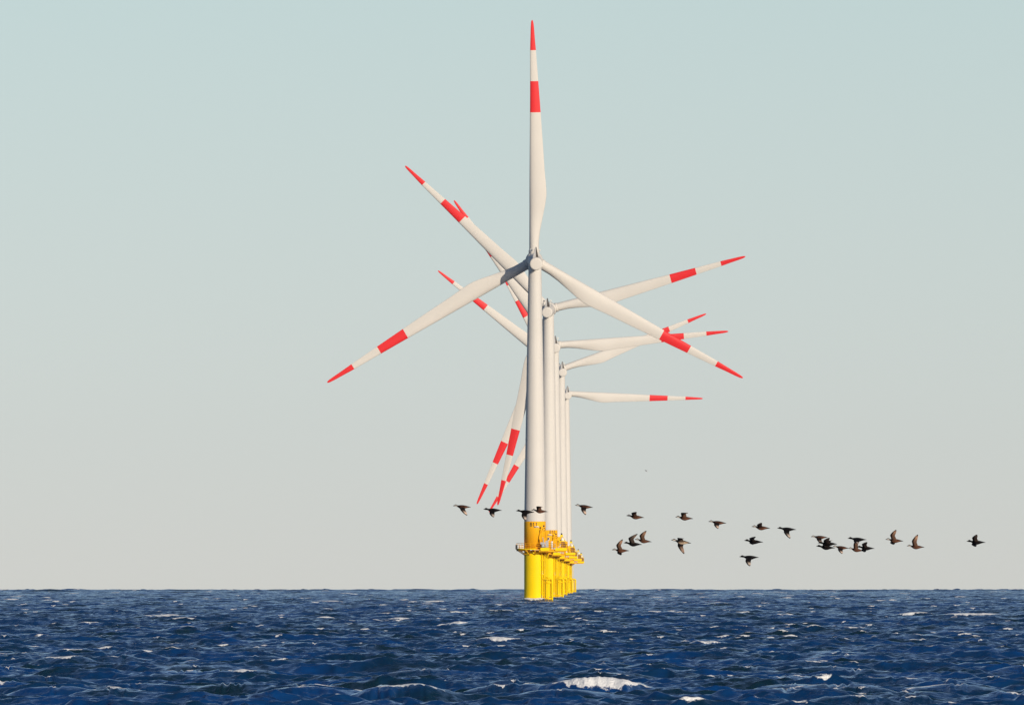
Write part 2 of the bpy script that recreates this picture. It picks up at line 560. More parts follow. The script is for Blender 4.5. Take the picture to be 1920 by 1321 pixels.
def pose_turbine(root, yaw, spin):
    """yaw > 0 turns the rotor to the left as seen from the camera; spin is clockwise on the picture"""
    base = Matrix.Rotation(R(yaw), 3, 'Z') @ Matrix.Rotation(TILT, 3, 'X')
    nz = HUB_Z - 4.3 * math.sin(TILT)
    for o in root.children:
        k = o.name.split('.')[0]
        if k == 'nacelle':
            o.location = (0, 0, nz)
            o.rotation_mode = 'QUATERNION'
            o.rotation_quaternion = base.to_quaternion()
        elif k == 'rotor_hub':
            o.location = Vector((0, 0, nz)) + base @ Vector((0, 4.3, 0))
            o.rotation_mode = 'QUATERNION'
            o.rotation_quaternion = (base @ Matrix.Rotation(R(spin), 3, 'Y')).to_quaternion()

def copy_tree(o, parent=None):
    c = o.copy()
    if c.data is not None:
        c.data = o.data.copy()
    col.objects.link(c)
    c.parent = parent
    for ch in list(o.children):
        copy_tree(ch, c)
    return c

def hub_distance(py):
    e = ray(960, py)[1]
    lo, hi = 1500.0, 9000.0
    for _ in range(60):
        m = (lo + hi) / 2
        if (HUB_Z + sea_level(m) - CAM_H) / m > e:
            lo = m
        else:
            hi = m
    return lo

TURBINES = [  # tower column, hub row, yaw, spin, label
    (1003.0, 487.0, 2.0, -.65, 'foremost and tallest white wind turbine, its top blade upright, number B11 on the yellow base'),
    (1028.3, 579.0, -3.0, -45.0, 'white wind turbine just behind the tallest one, one blade pointing steeply up to the left'),
    (1039.0, 646.7, 3.5, -34.6, 'third wind turbine of the receding row, one blade almost level to the right'),
    (1051.3, 693.0, 5.5, -51.0, 'fourth wind turbine of the receding row, one blade rising gently to the right'),
    (1060.5, 737.0, 7.0, -28.0, 'last and shortest wind turbine of the row, one blade dipping just below level'),
]
turbine0 = build_turbine()
turbines = []
for i, (px, hy, yaw, spin, lab) in enumerate(TURBINES):
    t = turbine0 if i == 0 else copy_tree(turbine0)
    turbines.append((t, px, hy, yaw, spin, lab))
for i, (t, px, hy, yaw, spin, lab) in enumerate(turbines):
    d = hub_distance(hy)
    t.location = (ray(px, 1068.8)[0] * d, d, sea_level(d))
    pose_turbine(t, yaw, spin)
    tag(t, lab, 'wind turbine', 'wind turbines in a row out at sea')
    for txt in (('B11',), ('B10',))[i] if i < 2 else ():
        base = [o for o in t.children if o.name.split('.')[0] == 'tower_base'][0]
        lettering(txt, 'number', 2.116, (-.98, .25)[i], (15.0, 15.15)[i], .15, .52, M['ink'], base)

# ------------------------------------------------------------------ the sea
def build_sea():
    rng = np.random.default_rng(11)
    # rows: distance from the camera; columns: bearing. Fine where the view looks, coarse elsewhere.
    d = [6.0]
    while d[-1] < 520:
        d.append(d[-1] * 1.035)
    while d[-1] < 9200:
        d.append(d[-1] + min(max(.15, .00026 * d[-1]), 1.3))
    while d[-1] < 12000:
        d.append(d[-1] + 60)
    rr = np.array(d)
    half = .0345
    inner = np.linspace(-half, half, 681)
    side = [half]
    step = inner[1] - inner[0]
    while side[-1] < math.pi:
        step *= 1.10
        side.append(side[-1] + step)
    side = np.array(side[1:])
    side = side[side < math.pi - .02]
    phi = np.concatenate([-side[::-1], inner, side])
    dphi = np.gradient(phi)
    drr = np.gradient(rr)
    NR, NC = len(rr), len(phi)

    # wave components: a wind sea running towards the camera, short-crested
    lam = np.concatenate([np.exp(np.linspace(math.log(.5), math.log(4.0), 64)), np.exp(np.linspace(math.log(4.2), math.log(34.0), 48))])
    lam *= rng.uniform(.94, 1.06, len(lam))
    k = 2 * math.pi / lam
    spread = np.where(lam < 9, 60, 42)
    th = R(1) * spread * np.clip(rng.normal(0, .62, len(lam)), -1.7, 1.7) + R(-8)
    kx, ky = k * np.sin(th), -k * np.cos(th)
    amp = .0105 * lam ** .92 * np.exp(-(lam / 24.0) ** 2) * rng.uniform(.6, 1.4, len(lam))
    amp = np.where(lam < 4, amp * .95, np.where(lam > 9, amp * .50, amp * .60))
    lam2 = rng.uniform(22, 46, 12)               # a low swell under the wind sea
    th2 = R(-20) + R(1) * rng.uniform(-38, 38, 12)
    k2 = 2 * math.pi / lam2
    lam, k = np.concatenate([lam, lam2]), np.concatenate([k, k2])
    kx, ky = np.concatenate([kx, k2 * np.sin(th2)]), np.concatenate([ky, -k2 * np.cos(th2)])
    amp = np.concatenate([amp, np.full(12, .075)])
    ph = rng.uniform(0, 2 * math.pi, len(lam))
    chop = np.where(lam < 2, .45, .80)
    hs = 4 * math.sqrt((amp ** 2).sum() / 2)
    print('sea: Hs %.2f  rows %d cols %d verts %d' % (hs, NR, NC, NR * NC))

    # breaking crests seen in the photograph: column, row, width (photo pixels), strength
    caps = [(30,1122,45,.8),(92,1124,25,.9),(125,1133,18,.7),(45,1142,30,1),(305,1152,62,1.1),(382,1116,20,.8),(540,1133,25,1),(617,1126,45,.7),(650,1111,26,1),(612,1140,40,.8),(815,1126,38,.9),
            (410,1157,35,.9),(460,1155,18,.8),(605,1157,42,1),(720,1150,30,.7),(748,1157,58,1),(870,1148,22,.8),(662,1170,20,.9),(862,1167,52,1.2),(352,1175,28,.8),(600,1178,14,.8),(167,1166,30,.7),
            (295,1196,16,1),(935,1198,80,1),(55,1212,45,1.3),(195,1213,28,.8),(132,1218,35,.9),(272,1220,50,1),(215,1231,22,.8),(120,1232,55,.8),(8,1227,22,.8),(455,1259,50,1),(215,1291,38,.8),(750,1286,120,.25),
            (570,1292,50,.35),(940,1286,26,.8),(1080,1120,26,1),(1104,1120,14,.9),(1235,1119,20,1),(1312,1112,22,1),(1265,1117,18,.7),(1345,1129,25,.9),(1420,1112,25,.8),(1460,1110,36,.9),(1057,1138,25,.9),
            (1075,1147,20,.8),(1225,1145,22,1),(1390,1146,32,.8),(1032,1172,30,.8),(1105,1164,36,.7),(1477,1150,20,.7),(1585,1163,15,.8),(1595,1176,25,1),(1632,1170,12,.7),(1680,1168,14,.7),(1715,1149,58,.9),
            (1820,1151,112,1.1),(1795,1184,25,.7),(1890,1178,20,.7),(966,1196,18,.9),(1322,1201,52,1.1),(1282,1202,12,.8),(1722,1199,25,.8),(1530,1242,30,1),(1595,1229,13,.7),(1500,1268,20,.8),(1127,1254,26,.65),
            (1122,1276,160,1.5),(985,1283,34,.8),(1705,1272,26,.8),(1610,1306,30,.8),(1705,1306,20,.9),(1902,1301,26,.9),(1552,1269,15,.8),(1447,1221,16,.7),(1880,1121,22,.8),(1740,1114,26,.9),(1540,1113,24,.7),
            (215,1110,22,.7),(140,1112,26,.8),(700,1116,18,.7),(480,1112,18,.7),(1800,1118,22,.8),(905,1117,20,.8),(1650,1125,20,.7),(1180,1113,18,.8)]
    spots = []
    for px, py, w, s in caps:
        h = min(1.05, .66 + .0030 * w)
        x, y = sea_point(px, py, h * .8)
        spots.append((x, y, w / F_PX * y / 2, h, s, rng.uniform(0, 6.28)))
    for _ in range(230):                          # the many small flecks, most of them far out
        py = 1106.5 + 30 * rng.random() ** 1.6 if rng.random() < .55 else rng.uniform(1125, 1300)
        w = rng.uniform(8, 22) if py < 1140 else rng.uniform(5, 16)
        px = rng.uniform(-60, 1980)
        h = .70
        x, y = sea_point(px, py, h * .8)
        spots.append((x, y, w / F_PX * y / 2, h, rng.uniform(.6, 1.0), rng.uniform(0, 6.28)))
    # steeper seas that break the line of the horizon
    for px, w, hh in [(95, 70, 2.3), (140, 40, 2.0), (25, 40, 1.5), (180, 30, 1.4), (245, 50, 1.6), (345, 60, 1.5), (440, 40, 1.3), (520, 30, 1.7), (600, 50, 1.4), (690, 60, 1.6), (790, 50, 1.7), (870, 40, 1.3), (960, 60, 1.5),
                      (1130, 50, 1.5), (1190, 40, 1.7), (1250, 60, 1.8), (1330, 70, 1.7), (1400, 40, 1.4), (1460, 50, 1.5), (1540, 50, 1.6), (1615, 80, 1.9), (1690, 40, 1.4), (1760, 60, 1.6), (1840, 40, 1.7), (1895, 50, 1.5)]:
        y = rng.uniform(5200, 7400)
        hh = .55 + .40 * hh
        spots.append((ray(px, 1105)[0] * y, y, w / F_PX * y / 2, hh, 0.0, rng.uniform(0, 6.28)))

    for _ in range(110):                          # and the small ragged crests along that line
        y = rng.uniform(5400, 7900)
        spots.append((ray(rng.uniform(-60, 1980), 1105)[0] * y, y, rng.uniform(5, 20) / F_PX * y / 2, rng.uniform(.75, 1.35), 0.0 if rng.random() < .7 else .7, rng.uniform(0, 6.28)))
    me = bpy.data.meshes.new('sea')
    nv = NR * NC
    co = np.empty((NR, NC, 3), np.float32)
    foam = np.zeros((NR, NC), np.float32)
    sinp, cosp = np.sin(phi), np.cos(phi)
    # slow patches where whitecaps gather
    gk = rng.normal(0, 1, (7, 2)) * np.array([.10, .055])
    gp = rng.uniform(0, 6.28, 7)
    CH = 200
    JS = math.sqrt((((amp * k) ** 2)[(lam > 1.8) & (lam < 11)]).sum() / 2)
    JT = 2.75 * JS
    print('JS', JS)
    for r0 in range(0, NR, CH):
        r1 = min(NR, r0 + CH)
        r = rr[r0:r1, None]
        X0 = (r * sinp[None]).astype(np.float64)
        Y0 = (r * cosp[None]).astype(np.float64)
        X, Y = X0.astype(np.float32), Y0.astype(np.float32)
        Z = np.zeros_like(X)
        DX, DY = np.zeros_like(X), np.zeros_like(X)
        J = np.zeros_like(X)
        dx = (r * dphi[None])
        dy = drr[r0:r1, None]
        for i in range(len(lam)):
            # spacing of the mesh against the length of the wave
            s = np.maximum(abs(kx[i]) * dx + abs(ky[i]) * np.abs(sinp)[None] * dy, abs(ky[i]) * dy * np.abs(cosp)[None] + abs(ky[i]) * dx * np.abs(sinp)[None])
            att = np.clip((2.1 - s) / 1.0, 0, 1).astype(np.float32)
            if att.max() <= 0:
                continue
            p = ((X0 * kx[i] + Y0 * ky[i] + ph[i]) % (2 * math.pi)).astype(np.float32)
            c, sn = np.cos(p), np.sin(p)
            a = att * np.float32(amp[i])
            Z += a * c
            q = np.float32(chop[i])
            DX -= a * q * sn * np.float32(kx[i] / k[i])
            DY -= a * q * sn * np.float32(ky[i] / k[i])
            if 1.8 < lam[i] < 11:
                J += a * np.float32(k[i]) * c
        g = np.zeros_like(X)
        for j in range(7):
            g += np.sin(X * np.float32(gk[j, 0]) + Y * np.float32(gk[j, 1]) + np.float32(gp[j]))
        fo = np.clip((J - JT + .05 * g) / .20, 0, 1) * .85
        # the larger breakers
        ylo, yhi = rr[r0] - 12, rr[r1 - 1] + 12
        for (sx, sy, hw, h, st, sp) in spots:
            if sy < ylo or sy > yhi or rr[r0] < 400:
                continue
            sig = max(.80 + .16 * hw, 1.5 * (drr[min(np.searchsorted(rr, sy), NR - 1)]))
            cm = np.abs(phi - math.atan2(sx, sy)) < (max(hw, 1.3) * 3.6 + 2) / sy
            rm = np.abs(rr[r0:r1] - sy) < sig * 5
            if not cm.any() or not rm.any():
                continue
            ix = np.ix_(rm, cm)
            lx, ly = X[ix] - sx, Y[ix] - sy
            lx = lx / hw
            grid = np.linspace(-4, 4, 161)                       # uneven outline of this crest
            q = int(sp * 1000)
            def wob(n_, seed):
                kn = np.random.default_rng(q + seed).normal(0, 1, n_)
                return np.interp(lx, np.linspace(-4, 4, n_), kn)
            cy = sig * min(1, .25 + hw / 2.5) * (.45 * wob(9, 1) + .22 * wob(25, 2) + .10 * wob(81, 3))
            v = (ly - cy) / sig
            along = np.exp(-np.abs(lx * .90) ** 3.0)
            hump = np.exp(-np.abs(lx * hw / max(1.9 * hw, 2.4)) ** 2.6)
            wide = hump * np.exp(-(v / np.where(v < 0, 1.55, 2.6)) ** 2)
            fine = .10 * wob(161, 4) + .08 * wob(41, 5)
            target = h * (.90 + .10 * wob(13, 6) * .6 + .14 * fine * (st > .9) * (hw > .9))
            Z[ix] = Z[ix] * (1 - .9 * wide) + target * wide
            DY[ix] = DY[ix] * (1 - .7 * wide)
            DX[ix] = DX[ix] * (1 - .5 * wide)
            # foam: a band from the crest down the front, thick in places and a thread at the ends
            core = np.exp(-np.abs((lx - .12 * math.sin(sp)) / .62) ** 2.4)
            far_k = 1.0 + 1.3 * min(max((sy - 1000) / 2500, 0), 1)
            thick = np.clip(.19 * far_k + (.13 + .34 * min(hw, 2.2)) * min(st, 1.3) ** 1.3 * far_k * core * (1 + .35 * wob(17, 7)) + (.05 + .05 * min(hw, 2)) * wob(121, 9), .03, 1.0) / sig
            thick = np.maximum(thick, .7 * drr[min(np.searchsorted(rr, sy), NR - 1)] / sig * np.clip(along * 1.5, 0, 1))
            d_f = np.where(v < 0, -v / np.maximum(thick, .04), v / (.10 + .12 * core))
            band = np.clip(1.55 - d_f, 0, 1)
            present = np.clip(along * 1.6 + .35 * wob(21, 8) * (1 - along) - .12, 0, 1)
            if st > 0:
                fo[ix] = np.maximum(fo[ix], band * present * (.92 + .35 * min(st, 1.2)))
        for t, *_ in turbines:
            ty = t.location.y
            if ylo < ty < yhi:
                dd = np.hypot(X - t.location.x, (Y - ty) * .8)
                fo = np.maximum(fo, np.clip(1.1 - np.abs(dd - 2.5) / 1.4, 0, 1) * .9)
                Z += (.28 * np.exp(-((dd - 2.3) / .9) ** 2) * (.7 + .3 * np.sin(X * 2.3 + 1.0))).astype(np.float32)
        if rr[r0] < 520:
            Z *= np.clip((r - 150) / 300, .0, 1).astype(np.float32) if rr[r0] < 150 else 1
        co[r0:r1, :, 0] = X + DX
        co[r0:r1, :, 1] = Y + DY
        co[r0:r1, :, 2] = Z + (-(r * r) / (2 * EARTH))
        foam[r0:r1] = fo
    # quads; the ring is closed behind the camera, and a fan closes the middle
    idx = np.arange(nv, dtype=np.int32).reshape(NR, NC)
    nxt = np.roll(idx, -1, axis=1)
    quads = np.stack([idx[:-1], idx[1:], nxt[1:], nxt[:-1]], axis=-1).reshape(-1, 4)
    nq = len(quads)
    loops = np.concatenate([quads.ravel(), idx[0][::1]]).astype(np.int32)
    starts = np.concatenate([np.arange(nq, dtype=np.int32) * 4, np.array([nq * 4], np.int32)])
    me.vertices.add(nv)
    me.vertices.foreach_set('co', co.reshape(-1))
    me.loops.add(len(loops))
    me.loops.foreach_set('vertex_index', loops)
    me.polygons.add(nq + 1)
    me.polygons.foreach_set('loop_start', starts)
    me.polygons.foreach_set('use_smooth', np.ones(nq + 1, bool))
    me.update(calc_edges=True)
    at_ = me.attributes.new('foam', 'FLOAT', 'POINT')
    at_.data.foreach_set('value', foam.reshape(-1))
    me.materials.append(sea_material())
    o = link_mesh('sea', me)
    tag(o, 'dark blue choppy open sea with scattered whitecaps', 'sea', kind='structure')
    return o

def sea_material():
    m = bpy.data.materials.new('sea_water')
    m.use_nodes = True
    nt = m.node_tree
    N, L = nt.nodes, nt.links
    b = N['Principled BSDF']
    out = N['Material Output']
    geo = N.new('ShaderNodeNewGeometry')
    def noise(scale_vec, detail, rough=.55, dist=0.0):
        mp = N.new('ShaderNodeMapping')
        mp.inputs['Scale'].default_value = scale_vec
        L.new(geo.outputs['Position'], mp.inputs['Vector'])
        n = N.new('ShaderNodeTexNoise')
        n.inputs['Scale'].default_value = 1.0
        n.inputs['Detail'].default_value = detail
        n.inputs['Roughness'].default_value = rough
        n.inputs['Distortion'].default_value = dist
        L.new(mp.outputs[0], n.inputs['Vector'])
        return n.outputs['Fac']
    def ripple(scale_vec, detail, amount):
        mp = N.new('ShaderNodeMapping')
        mp.inputs['Scale'].default_value = scale_vec
        L.new(geo.outputs['Position'], mp.inputs['Vector'])
        n = N.new('ShaderNodeTexNoise')
        n.inputs['Scale'].default_value = 1.0
        n.inputs['Detail'].default_value = detail
        n.inputs['Roughness'].default_value = .6
        L.new(mp.outputs[0], n.inputs['Vector'])
        sub = N.new('ShaderNodeVectorMath'); sub.operation = 'SUBTRACT'
        L.new(n.outputs['Color'], sub.inputs[0]); sub.inputs[1].default_value = (.5, .5, .5)
        mul = N.new('ShaderNodeVectorMath'); mul.operation = 'MULTIPLY'
        L.new(sub.outputs[0], mul.inputs[0]); mul.inputs[1].default_value = (amount, amount * 1.15, 0)
        return mul.outputs[0]
    def vadd(a, b):
        v = N.new('ShaderNodeVectorMath'); v.operation = 'ADD'
        L.new(a, v.inputs[0]); L.new(b, v.inputs[1])
        return v.outputs[0]
    # wavelets too small for the mesh: they tilt the surface at several sizes
    gust = noise((.045, .022, .05), 3, .6, .5)
    gr = N.new('ShaderNodeMapRange')
    gr.inputs['From Min'].default_value = .36; gr.inputs['From Max'].default_value = .64
    gr.inputs['To Min'].default_value = .55; gr.inputs['To Max'].default_value = 1.35
    L.new(gust, gr.inputs['Value'])
    tsc = N.new('ShaderNodeVectorMath'); tsc.operation = 'SCALE'
    L.new(vadd(ripple((.42, .80, .4), 3, .62), ripple((2.1, 3.6, 2.0), 5, 1.25)), tsc.inputs[0])
    L.new(gr.outputs[0], tsc.inputs['Scale'])
    tilt = tsc.outputs[0]
    tone = noise((.16, .10, .2), 4, .6, .4)
    ramp = N.new('ShaderNodeMix'); ramp.data_type = 'RGBA'
    tr = N.new('ShaderNodeMapRange')
    tr.inputs['From Min'].default_value = .38; tr.inputs['From Max'].default_value = .62
    L.new(tone, tr.inputs['Value']); L.new(tr.outputs[0], ramp.inputs['Factor'])
    ramp.inputs['A'].default_value = (.004, .020, .034, 1)
    ramp.inputs['B'].default_value = (.003, .041, .155, 1)
    L.new(ramp.outputs['Result'], b.inputs['Base Color'])
    nrm = N.new('ShaderNodeVectorMath'); nrm.operation = 'NORMALIZE'
    L.new(vadd(geo.outputs['Normal'], tilt), nrm.inputs[0])
    # water
    b.inputs['Roughness'].default_value = .12
    b.inputs['IOR'].default_value = 1.333
    b.inputs['Specular IOR Level'].default_value = .72
    b.inputs['Specular Tint'].default_value = (.38, .68, 1.0, 1)
    L.new(nrm.outputs[0], b.inputs['Normal'])
    # foam
    fd = N.new('ShaderNodeBsdfPrincipled')
    fd.inputs['Base Color'].default_value = (.90, .89, .87, 1)
    fd.inputs['Roughness'].default_value = .9
    fd.inputs['Specular IOR Level'].default_value = .1
    fb = N.new('ShaderNodeBump')
    fb.inputs['Strength'].default_value = .8
    fb.inputs['Distance'].default_value = .12
    f1 = noise((2.6, 2.0, 4.0), 5, .68, .6)
    f2 = noise((9.0, 6.0, 14.0), 3, .6, 0)
    L.new(f2, fb.inputs['Height'])
    L.new(fb.outputs[0], fd.inputs['Normal'])
    at_ = N.new('ShaderNodeAttribute')
    at_.attribute_name = 'foam'
    s1 = N.new('ShaderNodeMath'); s1.operation = 'MULTIPLY_ADD'
    L.new(f1, s1.inputs[0]); s1.inputs[1].default_value = 1.5; s1.inputs[2].default_value = -.75
    s2 = N.new('ShaderNodeMath'); s2.operation = 'ADD'
    L.new(s1.outputs[0], s2.inputs[0]); L.new(at_.outputs['Fac'], s2.inputs[1])
    gate = N.new('ShaderNodeMapRange')
    gate.inputs['From Min'].default_value = .04; gate.inputs['From Max'].default_value = .30
    L.new(at_.outputs['Fac'], gate.inputs['Value'])
    mr = N.new('ShaderNodeMapRange')
    mr.inputs['From Min'].default_value = .42; mr.inputs['From Max'].default_value = .60
    L.new(s2.outputs[0], mr.inputs['Value'])
    mk = N.new('ShaderNodeMath'); mk.operation = 'MULTIPLY'
    L.new(mr.outputs[0], mk.inputs[0]); L.new(gate.outputs[0], mk.inputs[1])
    mix = N.new('ShaderNodeMixShader')
    L.new(mk.outputs[0], mix.inputs['Fac'])
    L.new(b.outputs[0], mix.inputs[1]); L.new(fd.outputs[0], mix.inputs[2])
    L.new(mix.outputs[0], out.inputs['Surface'])
    return m

build_sea()

# ------------------------------------------------------------------ ducks
BIRD_D = 397.0
PXM = BIRD_D / F_PX          # metres per photo pixel at the flock

def plumage_material():
    m = bpy.data.materials.new('plumage')
    m.use_nodes = True
    nt = m.node_tree
    b = nt.nodes['Principled BSDF']
    a = nt.nodes.new('ShaderNodeAttribute')
    a.attribute_name = 'plumage'
    tc = nt.nodes.new('ShaderNodeTexCoord')
    n = nt.nodes.new('ShaderNodeTexNoise')
    n.inputs['Scale'].default_value = 40
    n.inputs['Detail'].default_value = 3
    nt.links.new(tc.outputs['Object'], n.inputs['Vector'])
    r = nt.nodes.new('ShaderNodeMapRange')
    r.inputs['To Min'].default_value = .6
    r.inputs['To Max'].default_value = 1.4
    nt.links.new(n.outputs['Fac'], r.inputs['Value'])
    s = nt.nodes.new('ShaderNodeVectorMath')
    s.operation = 'SCALE'
    nt.links.new(a.outputs['Color'], s.inputs[0])
    nt.links.new(r.outputs[0], s.inputs['Scale'])
    nt.links.new(s.outputs[0], b.inputs['Base Color'])
    b.inputs['Roughness'].default_value = .65
    b.inputs['Specular IOR Level'].default_value = .1
    return m
PLUM = plumage_material()

BODY = [  # along the body from bill to tail, half height, half width, rise
    (0, .003, .005, .000), (.035, .006, .010, .001), (.075, .012, .013, .004), (.10, .021, .018, .010), (.135, .027, .022, .014), (.175, .027, .022, .013), (.21, .022, .019, .008), (.26, .021, .02, .002), (.30, .026, .026, -.003),
    (.34, .036, .038, -.008), (.42, .049, .052, -.013), (.50, .055, .058, -.015), (.58, .053, .056, -.013), (.65, .045, .049, -.008), (.73, .034, .040, -.003), (.81, .023, .031, .001), (.88, .014, .026, .003), (.95, .007, .028, .003), (1.0, .004, .026, .002)]
W0, W1 = 9, 13               # rings between which the wings leave the body

def duck(bill, tail, sex, near, far, name='flying_duck', dist=BIRD_D, pxm=None, scale_len=1.0, cols=None):
    pxm = pxm or dist / F_PX
    B = Vector(((bill[0] - tail[0]) * pxm, 0, (tail[1] - bill[1]) * pxm))
    L = B.length
    ax = -B.normalized()                       # bill -> tail
    up = Vector((-ax.z, 0, ax.x))
    if up.z < 0:
        up = -up
    k = L / .46
    start = -ax * (L * .5)
    if cols is None:
        if sex == 'm':
            cols = dict(body=(.006, .005, .006), belly=(.008, .006, .006), cap=(.005, .005, .005), cheek=(.006, .005, .005), bill=(.010, .009, .008), wing=(.006, .005, .005), flight=(.15, .105, .08), back=(.005, .005, .005))
        elif sex == 'p':
            cols = dict(body=(.12, .07, .04), belly=(.62, .46, .32), cap=(.03, .02, .015), cheek=(.60, .54, .46), bill=(.03, .028, .025), wing=(.018, .013, .011), flight=(.30, .20, .15), back=(.022, .016, .013))
        else:
            cols = dict(body=(.075, .032, .019), belly=(.150, .064, .038), cap=(.014, .010, .009), cheek=(.50, .46, .42), bill=(.02, .018, .016), wing=(.012, .008, .007), flight=(.27, .155, .100), back=(.020, .010, .008))
    bm = bmesh.new()
    lay = bm.verts.layers.float_color.new('plumage')
    n = 14
    rings = []
    for u, rh, rw, rise in BODY:
        c = start + ax * (u * L) + up * (rise * k)
        ring = []
        for j in range(n):
            a = 2 * math.pi * j / n
            v = bm.verts.new(c + up * (rh * k * math.sin(a)) + Vector((0, -1, 0)) * (rw * k * math.cos(a)))
            s = math.sin(a)
            if u < .09:
                cc = cols['bill']
            elif u < .26:
                cc = cols['cap'] if s > .15 else cols['cheek']
            elif s > .45:
                cc = cols['back']
            elif u > .85:
                cc = cols['wing']
            else:
                t = min(max((.45 - s) / 1.0, 0), 1)
                cc = tuple(p * (1 - t) + q * t for p, q in zip(cols['body'], cols['belly']))
                if u < .36:
                    cc = cols['back']
            v[lay] = (*cc, 1)
            ring.append(v)
        rings.append(ring)
    half = n // 2
    skip = {0: near, half - 1: far}             # the strip of side faces the wing replaces
    for i in range(len(rings) - 1):
        for j in range(n):
            if j in skip and W0 <= i < W1:
                continue
            f = bm.faces.new((rings[i][j], rings[i][(j + 1) % n], rings[i + 1][(j + 1) % n], rings[i + 1][j]))
            f.smooth = True
    bm.faces.new(rings[0][::-1]); bm.faces.new(rings[-1])
    for j, side in ((0, -1), (half - 1, 1)):
        spec = near if side < 0 else far
        lo, hi = (j, j + 1) if side < 0 else (j + 1, j)
        low = [rings[i][lo] for i in range(W0, W1 + 1)]
        top = [rings[i][hi] for i in range(W0, W1 + 1)]
        root = sum((v.co for v in low + top), Vector()) / (2 * len(low))
        def off(p, ln):
            v = Vector((p[0] * pxm, 0, -p[1] * pxm))
            rest = ln * ln - v.length_squared
            v.y = side * math.sqrt(rest) if rest > 1e-4 else side * .012
            return v
        w = off(spec[0], .175 * k)
        t = w + off((spec[1][0] - spec[0][0], spec[1][1] - spec[0][1]), .215 * k)
        stations = []
        for s_, ch, fw in ((.45, .132, .006), (.8, .130, .012), (1.0, .124, .016)):
            stations.append((root + w * s_, ch * k, fw * k, 0))
        for s_, ch, fw in ((.2, .120, .012), (.45, .106, .006), (.7, .078, .000), (.88, .043, -.006), (1.0, .006, -.012)):
            stations.append((root + w + (t - w) * s_, ch * k, fw * k, s_))
        prev_t, prev_l, prev_c = top, low, root
        m_ = len(low)
        for (c, ch, fw, o_) in stations:
            span = (c - prev_c).normalized()
            nrm = ax.cross(span).normalized()
            if (side < 0) == (nrm.z < 0) and abs(nrm.z) > .05:
                pass
            nrm = ax.cross(span).normalized() if side > 0 else span.cross(ax).normalized()
            nt_, nl_ = [], []
            for i in range(m_):
                q = i / (m_ - 1)
                p = c - ax * fw + ax * ((q - .5) * ch)
                th_ = (.009 * (1 - o_) + .002) * k * (1 - .75 * q) * (1 if 0 < i < m_ - 1 else .4)
                ev = bm.verts.new(p + nrm * th_)
                od = bm.verts.new(p - nrm * th_)
                lead = q < .3
                outer = min(max((o_ - .1) / .35, 0), 1)
                pale = tuple(.5 * x * 2.6 + .5 * y for x, y in zip(cols['flight'], (.72, .62, .52)))
                under = tuple(a_ * .45 + b_ * .55 for a_, b_ in zip(cols['body'], cols['flight']))
                if o_ > .86:
                    c_up = c_dn = cols['wing']
                else:
                    c_up = cols['wing'] if lead else tuple(a_ * (1 - outer) + b_ * outer for a_, b_ in zip(cols['wing'], pale))
                    c_dn = cols['wing'] if (i == 0 or (i == 1 and o_ < .6)) else tuple(a_ * (1 - outer) + b_ * outer for a_, b_ in zip(under, tuple(x * 1.7 for x in cols['flight'])))
                ev[lay] = (*c_up, 1)
                od[lay] = (*c_dn, 1)
                nt_.append(ev); nl_.append(od)
            for i in range(m_ - 1):
                bm.faces.new((prev_t[i], prev_t[i + 1], nt_[i + 1], nt_[i])).smooth = True
                bm.faces.new((prev_l[i], nl_[i], nl_[i + 1], prev_l[i + 1])).smooth = True
            bm.faces.new((prev_t[0], nt_[0], nl_[0], prev_l[0])).smooth = True
            bm.faces.new((prev_t[-1], prev_l[-1], nl_[-1], nt_[-1])).smooth = True
            prev_t, prev_l, prev_c = nt_, nl_, c
        bm.faces.new(prev_t + prev_l[::-1])
    bmesh.ops.recalc_face_normals(bm, faces=bm.faces[:])
    me = bpy.data.meshes.new(name)
    bm.to_mesh(me)
    bm.free()
    me.materials.append(PLUM)
    o = link_mesh(name, me)
    o.location = at((bill[0] + tail[0]) / 2, (bill[1] + tail[1]) / 2, dist)
    sub = o.modifiers.new('smooth', 'SUBSURF')
    sub.levels = sub.render_levels = 1
    return o

